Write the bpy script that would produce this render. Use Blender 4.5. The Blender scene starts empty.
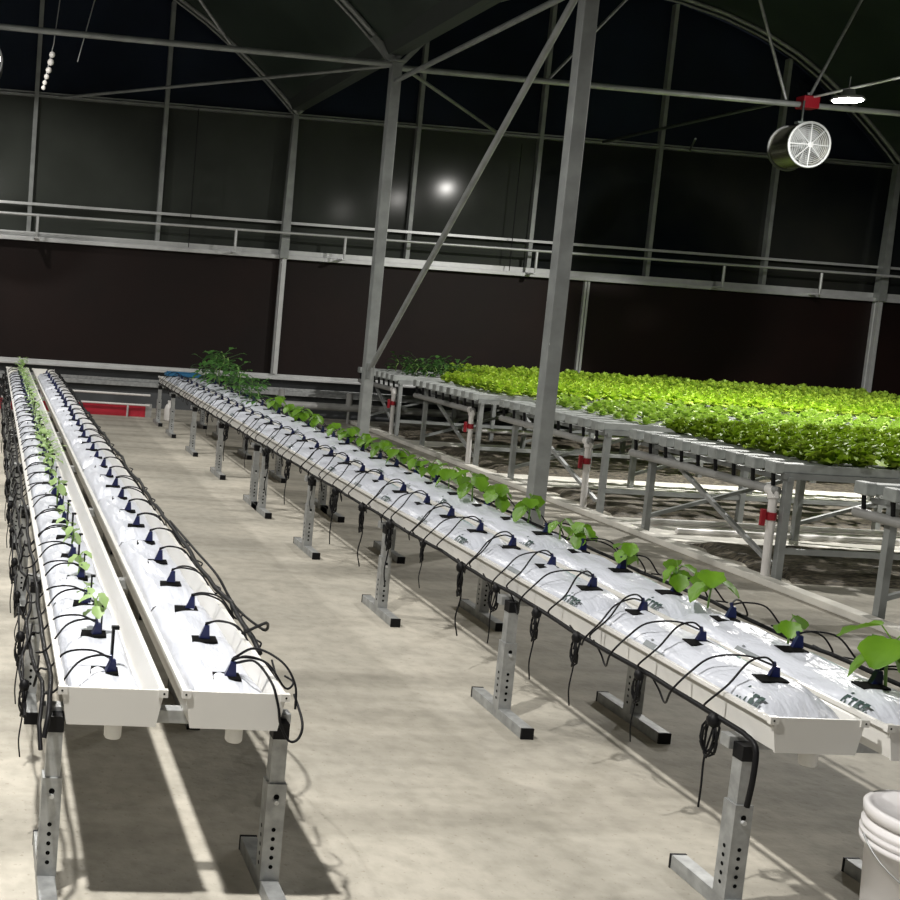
import bpy, math, random
from mathutils import Vector, Matrix
rnd = random.Random(7)
PI = math.pi
SC = bpy.context.scene
COL = SC.collection

# ------------------------------------------------------------------ materials
def mat(name, col, rough=.5, metal=0., var=0., scale=8., bump=0., bscale=40., spec=.5, col2=None, stretch=None, transl=0., coat=0.):
    m = bpy.data.materials.new(name); m.use_nodes = True
    nt = m.node_tree; b = nt.nodes['Principled BSDF']; L = nt.links
    b.inputs['Base Color'].default_value = (*col, 1); b.inputs['Roughness'].default_value = rough
    b.inputs['Metallic'].default_value = metal; b.inputs['Specular IOR Level'].default_value = spec
    b.inputs['Coat Weight'].default_value = coat
    tc = nt.nodes.new('ShaderNodeTexCoord'); mp = nt.nodes.new('ShaderNodeMapping')
    L.new(tc.outputs['Object'], mp.inputs['Vector'])
    if stretch: mp.inputs['Scale'].default_value = stretch
    if var or col2:
        n = nt.nodes.new('ShaderNodeTexNoise'); n.inputs['Scale'].default_value = scale; n.inputs['Detail'].default_value = 6
        r = nt.nodes.new('ShaderNodeValToRGB'); L.new(mp.outputs[0], n.inputs['Vector']); L.new(n.outputs['Fac'], r.inputs['Fac'])
        c2 = col2 if col2 else tuple(min(1, c*(1+var)) for c in col); c1 = col if col2 else tuple(c*(1-var) for c in col)
        r.color_ramp.elements[0].position = .35; r.color_ramp.elements[1].position = .65
        r.color_ramp.elements[0].color = (*c1, 1); r.color_ramp.elements[1].color = (*c2, 1)
        L.new(r.outputs[0], b.inputs['Base Color'])
    if bump:
        n2 = nt.nodes.new('ShaderNodeTexNoise'); n2.inputs['Scale'].default_value = bscale; n2.inputs['Detail'].default_value = 4
        bp = nt.nodes.new('ShaderNodeBump'); bp.inputs['Strength'].default_value = bump; bp.inputs['Distance'].default_value = .02
        L.new(mp.outputs[0], n2.inputs['Vector']); L.new(n2.outputs['Fac'], bp.inputs['Height']); L.new(bp.outputs[0], b.inputs['Normal'])
    if transl:
        t = nt.nodes.new('ShaderNodeBsdfTranslucent'); t.inputs['Color'].default_value = (col[0]*1.2, col[1]*1.2, col[2], 1)
        mx = nt.nodes.new('ShaderNodeMixShader'); mx.inputs[0].default_value = transl
        L.new(b.outputs[0], mx.inputs[1]); L.new(t.outputs[0], mx.inputs[2]); L.new(mx.outputs[0], nt.nodes['Material Output'].inputs[0])
    return m
def emis(name, col, s):
    m = bpy.data.materials.new(name); m.use_nodes = True
    b = m.node_tree.nodes['Principled BSDF']; b.inputs['Emission Color'].default_value = (*col, 1); b.inputs['Emission Strength'].default_value = s
    return m
def floor_mat():
    m = mat('concrete', (.40,.36,.30), .75, bump=.15, bscale=30)
    nt = m.node_tree; L = nt.links; b = nt.nodes['Principled BSDF']
    tc = nt.nodes.new('ShaderNodeTexCoord')
    def noise(s, stretch, d=5):
        mp = nt.nodes.new('ShaderNodeMapping'); mp.inputs['Scale'].default_value = stretch
        n = nt.nodes.new('ShaderNodeTexNoise'); n.inputs['Scale'].default_value = s; n.inputs['Detail'].default_value = d
        L.new(tc.outputs['Object'], mp.inputs['Vector']); L.new(mp.outputs[0], n.inputs['Vector']); return n.outputs['Fac']
    def ramp(f, a, b_, ca, cb):
        r = nt.nodes.new('ShaderNodeValToRGB'); L.new(f, r.inputs['Fac'])
        r.color_ramp.elements[0].position = a; r.color_ramp.elements[1].position = b_
        r.color_ramp.elements[0].color = (*ca,1); r.color_ramp.elements[1].color = (*cb,1); return r.outputs[0]
    def mul(a, c):
        x = nt.nodes.new('ShaderNodeMix'); x.data_type = 'RGBA'; x.blend_type = 'MULTIPLY'; x.inputs[0].default_value = 1
        L.new(a, x.inputs[6]); L.new(c, x.inputs[7]); return x.outputs[2]
    a = ramp(noise(1.3,(1,1,1)), .3, .7, (.37,.35,.30), (.52,.485,.415))
    c = ramp(noise(1.0,(.35,2.6,1),6), .38, .56, (.70,.70,.69), (1,1,1))
    d = ramp(noise(14,(1,1,1),8), .3, .6, (.80,.80,.79), (1,1,1))
    e = ramp(noise(60,(1,1,1),2), .28, .36, (.80,.78,.76), (1,1,1))
    L.new(mul(mul(mul(a,c),d),e), b.inputs['Base Color'])
    return m
def soil_mat():
    m = mat('soil', (.010,.008,.006), .75, col2=(.17,.145,.105), scale=20, bump=1.0, bscale=14, stretch=(1,4.5,1))
    return m
M = dict(
 floor=floor_mat(), soil=soil_mat(),
 conc=mat('strip_concrete', (.68,.66,.60), .8, var=.12, scale=4, bump=.1),
 galv=mat('galvanised', (.36,.37,.37), .48, .5, var=.18, scale=25, bump=.05),
 steel=mat('painted_steel', (.29,.305,.30), .5, .3, var=.15, scale=6, bump=.05),
 rail=mat('light_rail', (.60,.61,.61), .4, .35, var=.06),
 wallm=mat('dark_masonry', (.075,.08,.085), .8, var=.15, scale=3),
 pad=mat('pad_brown', (.011,.0038,.0028), .6, col2=(.006,.0025,.002), scale=.8, spec=.25, bump=.1, bscale=8),
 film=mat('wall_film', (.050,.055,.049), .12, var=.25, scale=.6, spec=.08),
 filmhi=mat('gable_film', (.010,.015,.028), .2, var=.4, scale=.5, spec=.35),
 filmR=mat('painted_reflection_film', (.006,.009,.013), .16, col2=(.030,.031,.027), scale=.45, spec=.13),  # right panes: dimmer, patchy reflection of the lit interior put into the colour
 roof=mat('roof_film', (.035,.050,.040), .35, var=.3, scale=.7, spec=.4, bump=.2, bscale=1.5),
 gutter=mat('gutter_metal', (.06,.07,.065), .5, .3),
 bucket=mat('bucket_plastic', (.86,.84,.85), .35),
 white=mat('white_plastic', (.72,.71,.68), .35, var=.02, scale=5),
 bag=mat('bag_film', (.60,.625,.69), .28, var=.03, scale=7, bump=1.0, bscale=11, stretch=(1.6,.5,1)),
 pvc=mat('pvc', (.72,.70,.68), .4, var=.06, scale=10),
 pvcg=mat('grey_pvc', (.30,.30,.29), .45, var=.08, scale=10),
 chan=mat('channel', (.33,.35,.34), .45, var=.15, scale=12),
 black=mat('black_rubber', (.006,.006,.007), .5, spec=.2),
 dark=mat('dark_hole', (.003,.003,.003), .9, spec=.1),
 navy=mat('navy_plastic', (.006,.010,.060), .3),
 ink=mat('dark_green_ink', (.03,.06,.055), .5),
 inkg=mat('grey_ink', (.18,.20,.21), .5),
 green=mat('green_ink', (.05,.30,.20), .5),
 red=mat('red_paint', (.42,.012,.03), .5, var=.1),
 redv=mat('red_valve', (.30,.010,.02), .4),
 leafy=mat('lettuce_bright', (.42,.58,.05), .45, col2=(.50,.74,.11), scale=9, transl=.3),
 frill=mat('lettuce_frilly', (.17,.29,.012), .5, col2=(.34,.48,.035), scale=9, transl=.3),
 young=mat('young_leaf', (.26,.42,.05), .5, col2=(.50,.64,.18), scale=9, transl=.3),
 seed=mat('seedling_leaf', (.15,.31,.018), .45, col2=(.09,.21,.012), scale=12, transl=.3),
 pale=mat('pale_leaf', (.40,.55,.24), .5, col2=(.26,.40,.14), scale=12, transl=.2),
 vine=mat('vine_leaf', (.035,.11,.02), .5, col2=(.08,.20,.04), scale=9, transl=.2),
 stem=mat('stem', (.20,.34,.08), .5),
 chrome=mat('fan_steel', (.35,.34,.28), .22, .9),
 wire=mat('fan_wire', (.060,.063,.062), .6, 0, spec=.15),
 blade=mat('fan_blade', (.030,.032,.032), .6, 0, spec=.15),
 lampm=emis('led_face', (1,.98,.93), 60),
 blue=mat('blue_plastic', (.02,.12,.25), .4),
)

# ------------------------------------------------------------------ mesh builder
class MB:
    def __init__(s): s.v=[]; s.f=[]; s.mi=[]; s.sm=[]; s.cur=0; s.smooth=False
    def add(s, vs, fs):
        o=len(s.v); s.v+= [tuple(v) for v in vs]
        for f in fs: s.f.append(tuple(o+i for i in f)); s.mi.append(s.cur); s.sm.append(s.smooth)
    def box(s, a, b):
        x0,y0,z0=a; x1,y1,z1=b
        s.add([(x0,y0,z0),(x1,y0,z0),(x1,y1,z0),(x0,y1,z0),(x0,y0,z1),(x1,y0,z1),(x1,y1,z1),(x0,y1,z1)],
              [(0,3,2,1),(4,5,6,7),(0,1,5,4),(1,2,6,5),(2,3,7,6),(3,0,4,7)])
        return s
    def bar(s, p, q, w, h=None):          # rectangular bar from p to q
        h=h or w; p=Vector(p); q=Vector(q); d=(q-p).normalized()
        up=Vector((0,0,1)) if abs(d.z)<.95 else Vector((0,1,0))
        r=d.cross(up).normalized(); u=r.cross(d)
        vs=[c+r*(sx*w/2)+u*(sz*h/2) for c in (p,q) for sx,sz in ((-1,-1),(1,-1),(1,1),(-1,1))]
        s.add(vs,[(0,1,2,3),(7,6,5,4),(0,4,5,1),(1,5,6,2),(2,6,7,3),(3,7,4,0)]); return s
    def tube(s, pts, r, n=6, caps=True):
        pts=[Vector(p) for p in pts]; N=len(pts); rings=[]
        rs = r if isinstance(r,(list,tuple)) else [r]*N
        u=None
        for i,p in enumerate(pts):
            d=(pts[min(i+1,N-1)]-pts[max(i-1,0)])
            if d.length<1e-9: d=Vector((0,0,1))
            d.normalize()
            if u is None: u=d.orthogonal().normalized()
            u=(u-d*u.dot(d)); u = u.normalized() if u.length>1e-6 else d.orthogonal().normalized()
            w=d.cross(u)
            rings.append([p+(u*math.cos(2*PI*k/n)+w*math.sin(2*PI*k/n))*rs[i] for k in range(n)])
        vs=[v for R_ in rings for v in R_]; fs=[]
        for i in range(N-1):
            for k in range(n):
                k2=(k+1)%n; fs.append((i*n+k,i*n+k2,(i+1)*n+k2,(i+1)*n+k))
        sm=s.smooth; s.smooth=True; s.add(vs,fs); s.smooth=sm
        if caps: s.add(rings[0],[tuple(range(n))[::-1]]); s.add(rings[-1],[tuple(range(n))])
        return s
    def lathe(s, prof, n=24, o=(0,0,0), axis='z'):
        vs=[];fs=[]
        for (r,z) in prof:
            for k in range(n):
                a=2*PI*k/n; x,y=r*math.cos(a),r*math.sin(a)
                v=(x,y,z) if axis=='z' else (x,z,y)
                vs.append((v[0]+o[0],v[1]+o[1],v[2]+o[2]))
        for i in range(len(prof)-1):
            for k in range(n):
                k2=(k+1)%n; f=(i*n+k,i*n+k2,(i+1)*n+k2,(i+1)*n+k); fs.append(f if axis=='z' else f[::-1])
        sm=s.smooth; s.smooth=True; s.add(vs,fs); s.smooth=sm; return s
    def disc(s, c, r, nrm, n=10):
        nrm=Vector(nrm).normalized(); u=nrm.orthogonal().normalized(); w=nrm.cross(u); c=Vector(c)
        s.add([c+(u*math.cos(2*PI*k/n)+w*math.sin(2*PI*k/n))*r for k in range(n)],[tuple(range(n))]); return s
    def grid(s, fn, nu, nv, close=False):
        vs=[fn(i/nu,j/nv) for j in range(nv+1) for i in range(nu+1)]
        fs=[(j*(nu+1)+i,j*(nu+1)+i+1,(j+1)*(nu+1)+i+1,(j+1)*(nu+1)+i) for j in range(nv) for i in range(nu)]
        sm=s.smooth; s.smooth=True; s.add(vs,fs); s.smooth=sm; return s

def off(o):
    v=Vector((0,0,0))
    while o: v+=o.location; o=o.parent
    return v
def build(name, mb, m, parent=None, label=None, bevel=0):
    """links the builder's shapes (given in world space, or thing-local while the thing is at the origin) as ONE mesh"""
    o_=off(parent) if parent else Vector((0,0,0))
    me=bpy.data.meshes.new(name); me.from_pydata([(v[0]-o_.x,v[1]-o_.y,v[2]-o_.z) for v in mb.v],[],mb.f)
    for k in (m if isinstance(m,(list,tuple)) else [m]): me.materials.append(k)
    me.polygons.foreach_set('material_index', mb.mi); me.polygons.foreach_set('use_smooth', mb.sm); me.update()
    ob=bpy.data.objects.new(name, me); COL.objects.link(ob)
    if parent: ob.parent=parent
    if label: ob['label']=label
    if bevel:
        b=ob.modifiers.new('bevel','BEVEL'); b.width=bevel; b.segments=2; b.limit_method='ANGLE'
    return ob
def tag(o, label, cat, group=None, kind=None):
    o['label']=label; o['category']=cat
    if group: o['group']=group
    if kind: o['kind']=kind
    return o
def thing(name, label, cat, loc=(0,0,0), group=None):
    o=bpy.data.objects.new(name,None); o.empty_display_size=.05; COL.objects.link(o); o.location=loc
    return tag(o,label,cat,group)
def struct(name, mb, m, bevel=0):
    o=build(name,mb,m,None,bevel=bevel); o['kind']='structure'; return o
def children(o): return [c for c in KIDS.get(o.name,[])]
KIDS={}
def index():
    KIDS.clear()
    for o in COL.objects:
        if o.parent: KIDS.setdefault(o.parent.name,[]).append(o)
def dup(root, loc, rotz=0, scale=1, label=None, group=None):
    r=root.copy(); COL.objects.link(r); r.location=loc; r.rotation_euler=(0,0,rotz); r.scale=(scale,)*3
    if label: r['label']=label
    if group: r['group']=group
    for ch in KIDS.get(root.name,[]):
        c=ch.copy(); COL.objects.link(c); c.parent=r
        for g in KIDS.get(ch.name,[]):
            d=g.copy(); COL.objects.link(d); d.parent=c
    return r
class Proto:
    """first placement moves the original itself, later ones are copies"""
    def __init__(s, root): s.root=root; s.used=False
    def place(s, loc, rotz=0, scale=1, label=None, group=None):
        if not s.used:
            s.used=True; r=s.root; r.location=loc; r.rotation_euler=(0,0,rotz); r.scale=(scale,)*3
            if label: r['label']=label
            if group: r['group']=group
            return r
        return dup(s.root,loc,rotz,scale,label,group)
def spline(pts, n=6):
    P=[Vector(p) for p in pts]; P=[P[0]*2-P[1]]+P+[P[-1]*2-P[-2]]; out=[]
    for i in range(1,len(P)-2):
        for k in range(n):
            t=k/n; a,b,c,d=P[i-1],P[i],P[i+1],P[i+2]
            out.append(.5*((2*b)+(c-a)*t+(2*a-5*b+4*c-d)*t*t+(3*b-a-3*c+d)*t**3))
    out.append(P[-2]); return out
ORD=['first','second','third','fourth','fifth','sixth','seventh','eighth','ninth','tenth','eleventh','twelfth','thirteenth','fourteenth','fifteenth','sixteenth','seventeenth','eighteenth','nineteenth','twentieth']
def ordn(i):
    if i<20: return ORD[i]
    if i<29: return 'twenty-'+ORD[i-20]
    if i==29: return 'thirtieth'
    return 'thirty-'+ORD[i-30]

# ------------------------------------------------------------------ setting
W=15.9
struct('floor', MB().box((-6,-4,-.12),(16,16.2,0)), M['floor'])
struct('wall_back', MB().box((-6,15.98,0),(16,16.1,.54)), M['wallm'])
struct('trim_1', MB().box((-6,15.86,.30),(16,15.98,.36)).box((-6,15.93,.36),(16,15.98,.40)), M['galv'], .004)
struct('trim_2', MB().box((-6,15.80,.520),(16,15.98,.55)).box((-6,15.84,.55),(16,15.98,.594)), M['rail'], .004)
struct('trim_3', MB().box((-6,15.80,2.19),(16,15.98,2.245)).box((-6,15.86,2.245),(16,15.98,2.315)), M['rail'], .004)
MX=[.444+1.768*k for k in range(-3,9)]          # mullions
G1,G2=MX[5],MX[10]                              # gutter lines
HB=(G2-G1)/2
RISE=[(0,0),(.35,.34),(.75,.68),(1.25,1.07),(1.75,1.38),(2.3,1.64),(2.9,1.84),(3.6,2.0),(4.42,2.1)]
def rise(d):
    for (a,za),(b,zb) in zip(RISE,RISE[1:]):
        if d<=b: return za+(zb-za)*(d-a)/(b-a)
    return RISE[-1][1]
EZ=4.15
def roofz(x):
    d=abs((x-G1)%(2*HB)); d=min(d,2*HB-d); return EZ+rise(d)
# cooling pads between joints
joints=[G1-2*HB,G1-HB,G1,G1+HB,G2,G2+HB*.7]
names_=['plain brown-black cooling pad panel at the left edge of the back wall','','','','']
PADL=['brown-black cooling pad wall panel behind the two left troughs','brown-black cooling pad wall panel behind the braced steel column','brown-black cooling pad wall panel behind the bright lettuce benches, right of the near column','brown-black cooling pad wall panel at the right edge, beyond the last joint']
k=0
for a,b in list(zip(joints,joints[1:]))[1:]:
    t=thing('cooling_pad',PADL[k],'cooling pad',((a+b)/2,15.95,.594),'cooling pads along the back wall'); k+=1
    mb=MB().box((a+.03,15.90,.594),(b-.03,15.975,2.19)); build('pad_core',mb,M['pad'],t)
    for x in (a+.022,b-.022): build('side_channel',MB().box((x-.016,15.85,.594),(x+.016,15.98,2.19)),M['rail'],t)
# wall glazing
wn=1
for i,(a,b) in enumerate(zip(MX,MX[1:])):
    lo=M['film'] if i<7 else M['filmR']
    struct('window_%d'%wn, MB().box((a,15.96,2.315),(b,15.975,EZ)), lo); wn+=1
    mb=MB(); n=4
    for j in range(n):
        x0=a+(b-a)*j/n; x1=a+(b-a)*(j+1)/n; z0=roofz(x0); z1=roofz(x1)
        if max(z0,z1)-EZ<.01: continue
        mb.add([(x0,15.96,EZ),(x1,15.96,EZ),(x1,15.96,z1),(x0,15.96,z0),(x0,15.975,EZ),(x1,15.975,EZ),(x1,15.975,z1),(x0,15.975,z0)],
               [(0,1,2,3),(7,6,5,4),(0,4,5,1),(3,2,6,7),(0,3,7,4),(1,5,6,2)])
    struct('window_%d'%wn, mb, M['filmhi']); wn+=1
tn=4
for i,x in enumerate(MX):
    if i in (0,5,10): continue
    struct('trim_%d'%tn, MB().box((x-.028,15.87,2.315),(x+.028,15.96,roofz(x)-.03)), M['steel']); tn+=1
struct('trim_%d'%tn, MB().box((-5,15.88,EZ-.035),(14,15.96,EZ-.005)).box((-5,15.90,EZ+.01),(14,15.96,EZ+.03)), M['steel']); tn+=1
struct('trim_%d'%tn, MB().box((-5,15.84,2.67),(14,15.89,2.705)), M['rail']); tn+=1
# roof skins
for nm,(x0,x1) in (('ceiling',(G1-2*HB,G1)),('ceiling.001',(G1,G2)),('ceiling.002',(G2,G2+2*HB))):
    mb=MB(); N=24; n2=22
    mb.grid(lambda u,v:(x0+(x1-x0)*u, -4+20*v, roofz(min(max(x0+(x1-x0)*u,x0+1e-4),x1-1e-4))+.05+.008*math.sin(v*20*PI)), N, n2*3)
    o=struct(nm,mb,M['roof']); s=o.modifiers.new('s','SOLIDIFY'); s.thickness=.01

# longitudinal service rail in front of the wall
t=thing('service_rail','galvanised pipe rail on short stubs above the back wall pads','pipe rail',(4,15.6,2.245))
build('pipe',MB().tube([(-2,15.6,2.52),(14,15.6,2.56)],.018,8),M['rail'],t)
for x in (.55,3.24,4.76,7.49,10.25,11.72):
    build('stub_post',MB().tube([(x,15.6,2.30),(x,15.6,2.53)],.02,8).box((x-.03,15.58,2.22),(x+.03,15.86,2.24)).tube([(x,15.6,2.24),(x,15.6,2.30)],.011,6),M['rail'],t)

# ------------------------------------------------------------------ steel frame
def column(x,y,w,label,z0=0,z1=4.12):
    t=thing('steel_column',label,'column',(x,y,z0))
    h=w/2; mb=MB().box((x-h,y-h,z0+.015),(x+h,y+h,z1)); build('shaft',mb,M['steel'],t,bevel=.006)
    build('base_plate',MB().box((x-w,y-w,z0),(x+w,y+w,z0+.015)),M['steel'],t)
    mb=MB().box((x-w*.8,y-w*.8,z1),(x+w*.8,y+w*.8,z1+.02))
    for s in(-1,1): mb.bar((x+s*w*.45,y,z1-.01),(x+s*.27,y,z1+.24),.06,.05)
    build('cap_bracket',mb,M['steel'],t)
column(G1+.02,7.95,.105,'nearest galvanised square steel column, rising beside the right-hand trough pair')
column(G1+.02,11.9,.105,'farther galvanised steel column with the diagonal brace foot bolted to it')
for x,l in ((G1,'steel column against the back wall behind the braced free-standing column'),(G2,'steel column against the back wall at the right edge')):
    t=thing('wall_column',l,'column',(x,15.78,.6))
    mb=MB(); mb.add([(x-.075,15.74,2.2),(x+.045,15.74,2.2),(x+.045,15.86,2.2),(x-.075,15.86,2.2),(x-.035,15.76,EZ),(x+.035,15.76,EZ),(x+.035,15.86,EZ),(x-.035,15.86,EZ)],
       [(0,3,2,1),(4,5,6,7),(0,1,5,4),(1,2,6,5),(2,3,7,6),(3,0,4,7)])
    build('shaft',mb,M['steel'],t)
    build('lower_cover',MB().box((x-.03,15.78,.6),(x+.03,15.85,2.2)),M['rail'],t)
def truss(x0,x1,y,label,near):
    t=thing('roof_truss',label,'truss',((x0+x1)/2,y,EZ))
    c=(x0+x1)/2
    if not near: build('bottom_chord',MB().tube([(x0,y,4.16 if x0<0 else 4.07),(x1,y,4.10 if x0<0 else 4.05)],.031,8),M['steel'],t)
    mb=MB(); pts=[(x0+(x1-x0)*i/40,y,EZ+rise(min(x0+(x1-x0)*i/40-x0,x1-x0-(x1-x0)*i/40))) for i in range(41)]
    mb.tube(pts,.028,8); mb.tube([(p[0],y+.09,p[2]-.03) for p in pts],.016,6)
    build('arch_tube',mb,M['steel'],t)
    if not near:
        for s in (-1,1):
            for a,b in (((c+s*.12,4.1),(c+s*1.0,6.15)),((c+s*2.75,4.1),(c+s*1.0,6.15))):
                build('web_rod',MB().tube([(a[0],y,a[1]),(b[0],y,b[1])],.016,6),M['galv'],t)
truss(G1-2*HB,G1,11.9,'roof truss with straight chord over the left trough rows',False)
truss(G1,G2,11.9,'roof truss with straight chord carrying the round fan on the right',False)
truss(G1-2*HB,G1,15.72,'arched gable rib on the back wall above the left trough rows',True)
truss(G1,G2,15.72,'arched gable rib on the back wall above the lettuce benches',True)
t=thing('roof_gutter','dark roof valley gutter running lengthwise over the steel columns','gutter',(G1,10,4.15))
y0,y1=4,15.9
mb=MB()
for a,b in (((-.16,.20),(-.08,.04)),((-.08,.04),(.08,.04)),((.08,.04),(.16,.20))):
    mb.add([(G1+a[0],y0,EZ+a[1]),(G1+b[0],y0,EZ+b[1]),(G1+b[0],y1,EZ+b[1]),(G1+a[0],y1,EZ+a[1])],[(0,3,2,1)])
o=build('trough_sheet',mb,M['gutter'],t); s=o.modifiers.new('s','SOLIDIFY'); s.thickness=.01
def rod(name,p,q,r,m,label,cat,n=8,group=None):
    mb=MB().tube([p,q],r,n); o=build(name,mb,m); return tag(o,label,cat,group)
b=thing('diagonal_brace','long diagonal steel brace between the two free-standing columns','brace',(G1,11.7,.95))
build('tube',MB().tube([(G1,11.80,.95),(G1,8.06,3.91)],.027,8),M['steel'],b)
build('end_plate',MB().box((G1-.012,11.72,.86),(G1+.012,11.846,1.02)),M['steel'],b)
rod('eave_tie',(G1+.02,11.85,3.93),(G1+.02,8.0,3.93),.026,M['steel'],'horizontal steel tie joining the two free-standing columns near their tops','steel tie')
rod('eave_bracing',(G1,11.95,4.1),(.75,15.75,4.10),.02,M['steel'],'thin bracing tube from the braced column towards the upper left wall','bracing tube')
rod('eave_bracing',(G1+.1,11.95,4.1),(6.85,15.75,4.10),.02,M['steel'],'thin bracing tube from the braced column towards the wall right of it','bracing tube')
rod('eave_bracing',(8.2,11.95,4.06),(8.35,15.75,4.12),.02,M['gutter'],'thin dark bracing tube left of the hanging fan','bracing tube')
rod('cable_run',(9.6,15.7,4.10),(8.0,13.0,3.80),.012,M['gutter'],'thin cable running behind the round fan','cable')
# cables on wall
rod('hanging_cable',(2.62,15.70,4.1),(2.62,15.70,2.25),.006,M['black'],'thin black cable hanging down the wall above the left troughs','cable',5)
rod('hanging_cable',(7.18,15.74,4.0),(7.18,15.74,2.25),.006,M['black'],'thin black cable hanging down the wall left of the near column','cable',5)
# insulator string, top left
t=thing('hanging_string','hanging wire with white glass-like beads at the upper left','hanging wire',(.457,11.9,3.57))
build('wire',MB().tube([(.51,11.9,4.5),(.47,11.9,4.0),(.44,11.9,3.85),(.39,11.9,3.55)],.005,5),M['galv'],t)
for i,(x,z,r) in enumerate([(.462,3.90,.03),(.452,3.825,.033),(.437,3.745,.03),(.42,3.68,.026),(.405,3.62,.024),(.395,3.57,.022)]):
    mb=MB().lathe([(.001,-r*1.1),(r*.8,-r*.7),(r,0),(r*.8,r*.7),(.001,r*1.1)],10,(x,11.9,z)); build('bead',mb,M['pvc'],t)
rod('hanging_cable',(.88,11.9,4.6),(.72,11.9,3.85),.006,M['galv'],'thin slack wire right of the white bead string','wire',5)

# ------------------------------------------------------------------ fans
def fan(cx,cy,cz,label):
    t=thing('circulation_fan',label,'fan',(cx,cy,cz+.24))
    R_=.225; y0=cy-.16; y1=cy+.16
    mb=MB(); mb.lathe([(R_,y0),(R_,y1)],40,(cx,0,cz),'y'); mb.lathe([(R_-.012,y0),(R_-.012,y1)],40,(cx,0,cz),'y'); build('housing',mb,M['chrome'],t)
    for y in (y0,y1):
        mb=MB(); mb.tube([(cx+(R_+.006)*math.cos(a),y,cz+(R_+.006)*math.sin(a)) for a in [2*PI*k/40 for k in range(41)]],.013,8,False)
        build('rim',mb,M['wire'],t)
    mb=MB()
    for k in range(1,11):
        r=.022+k*.0195
        mb.tube([(cx+r*math.cos(a),y0-.012,cz+r*math.sin(a)) for a in [2*PI*j/32 for j in range(33)]],.0028,5,False)
    for k in range(8):
        a=2*PI*k/8+PI/2; mb.tube([(cx,y0-.018,cz),(cx+R_*math.cos(a),y0-.008,cz+R_*math.sin(a))],.005 if k%2 else .007,5)
    mb.disc((cx,y0-.02,cz),.03,(0,-1,0),16)
    build('guard',mb,M['wire'],t)
    mb=MB().lathe([(.001,cy-.08),(.05,cy-.08),(.06,cy-.05),(.06,cy+.12),(.001,cy+.12)],16,(cx,0,cz),'y'); mo=build('motor',mb,M['blade'],t)
    for k in range(5):
        a0=2*PI*k/5
        def fn(u,v,a0=a0):
            r=.055+.15*v; a=a0+(u-.5)*(1.15); tw=(u-.5)*.09*(1-.4*v)
            return (cx+r*math.cos(a), cy-.06+tw, cz+r*math.sin(a))
        mb=MB().grid(fn,6,4); o=build('blade',mb,M['blade'],mo); s=o.modifiers.new('s','SOLIDIFY'); s.thickness=.004
    mb=MB().box((cx-.06,cy-.03,cz+.235),(cx+.06,cy+.03,cz+.26)).tube([(cx,cy,cz+.26),(cx,cy,4.09)],.012,6)
    build('hanger',mb,M['gutter'],t)
fan(8.44,11.83,3.61,'round silver circulation fan with wire guard hung beneath the right roof truss')
fan(-.265,11.83,3.74,'round fan just cut off by the left edge of the picture')
t=thing('red_clamp','red clamp on the truss chord above the round fan','clamp',(8.53,11.9,4.1))
build('shell',MB().box((8.44,11.83,4.02),(8.62,11.97,4.15)),M['redv'],t,bevel=.01)
build('bolt',MB().tube([(8.53,11.9,4.15),(8.53,11.9,4.19)],.015,6),M['galv'],t)
rod('conduit_pipe',(8.55,11.85,4.14),(8.55,6.5,4.14),.014,M['rail'],'pale lengthwise conduit pipe running over the lettuce, carrying the lamp','pipe')

def lamp(x,y,z,power,label,vis=True):
    t=thing('led_lamp',label,'lamp',(x,y,z))
    mb=MB().lathe([(.001,z+.09),(.05,z+.09),(.06,z+.03),(.13,z+.02),(.15,z-.01),(.13,z-.01)],24,(x,y,0)); build('housing',mb,M['rail'],t)
    mb=MB().lathe([(.13,z-.008),(.125,z-.022),(.001,z-.028)],24,(x,y,0)); build('diffuser',mb,M['lampm'],t)
    build('hook',MB().tube([(x,y,z+.09),(x,y,4.16+ (0 if z<4.1 else .35))],.006,5),M['galv'],t)
    L=bpy.data.lights.new('lamp_light','AREA'); L.shape='DISK'; L.size=.12; L.energy=power; L.color=(1,.97,.92)
    o=bpy.data.objects.new('lamp_light',L); COL.objects.link(o); o.parent=t; o.location=(0,0,-.035)
    L2=bpy.data.lights.new('lamp_spill','POINT'); L2.shadow_soft_size=.06; L2.energy=power*.055; L2.color=(1,.97,.92)
    o=bpy.data.objects.new('lamp_spill',L2); COL.objects.link(o); o.parent=t; o.location=(0,0,-.11)
LP=190
for i,y in enumerate((-1.7,2.3,6.3,10.3,14.0)):
    lamp(-.5,y,4.15,LP*(.25,1.4,.55,.9,.25)[i],'round ceiling lamp above the left aisle, %s from the back wall'%ORD[4-i])
for i,y in enumerate((3.4,7.4,10.9)):
    lamp((8.55,8.55,8.225)[i],y,(4.02,4.02,3.945)[i],LP*(.45,1.15,1.75)[i],['round ceiling lamp over the nearest lettuce bench','round ceiling lamp over the frilly lettuce bench','glowing round lamp just right of the hanging fan','round ceiling lamp over the farthest lettuce bench'][i])

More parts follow.
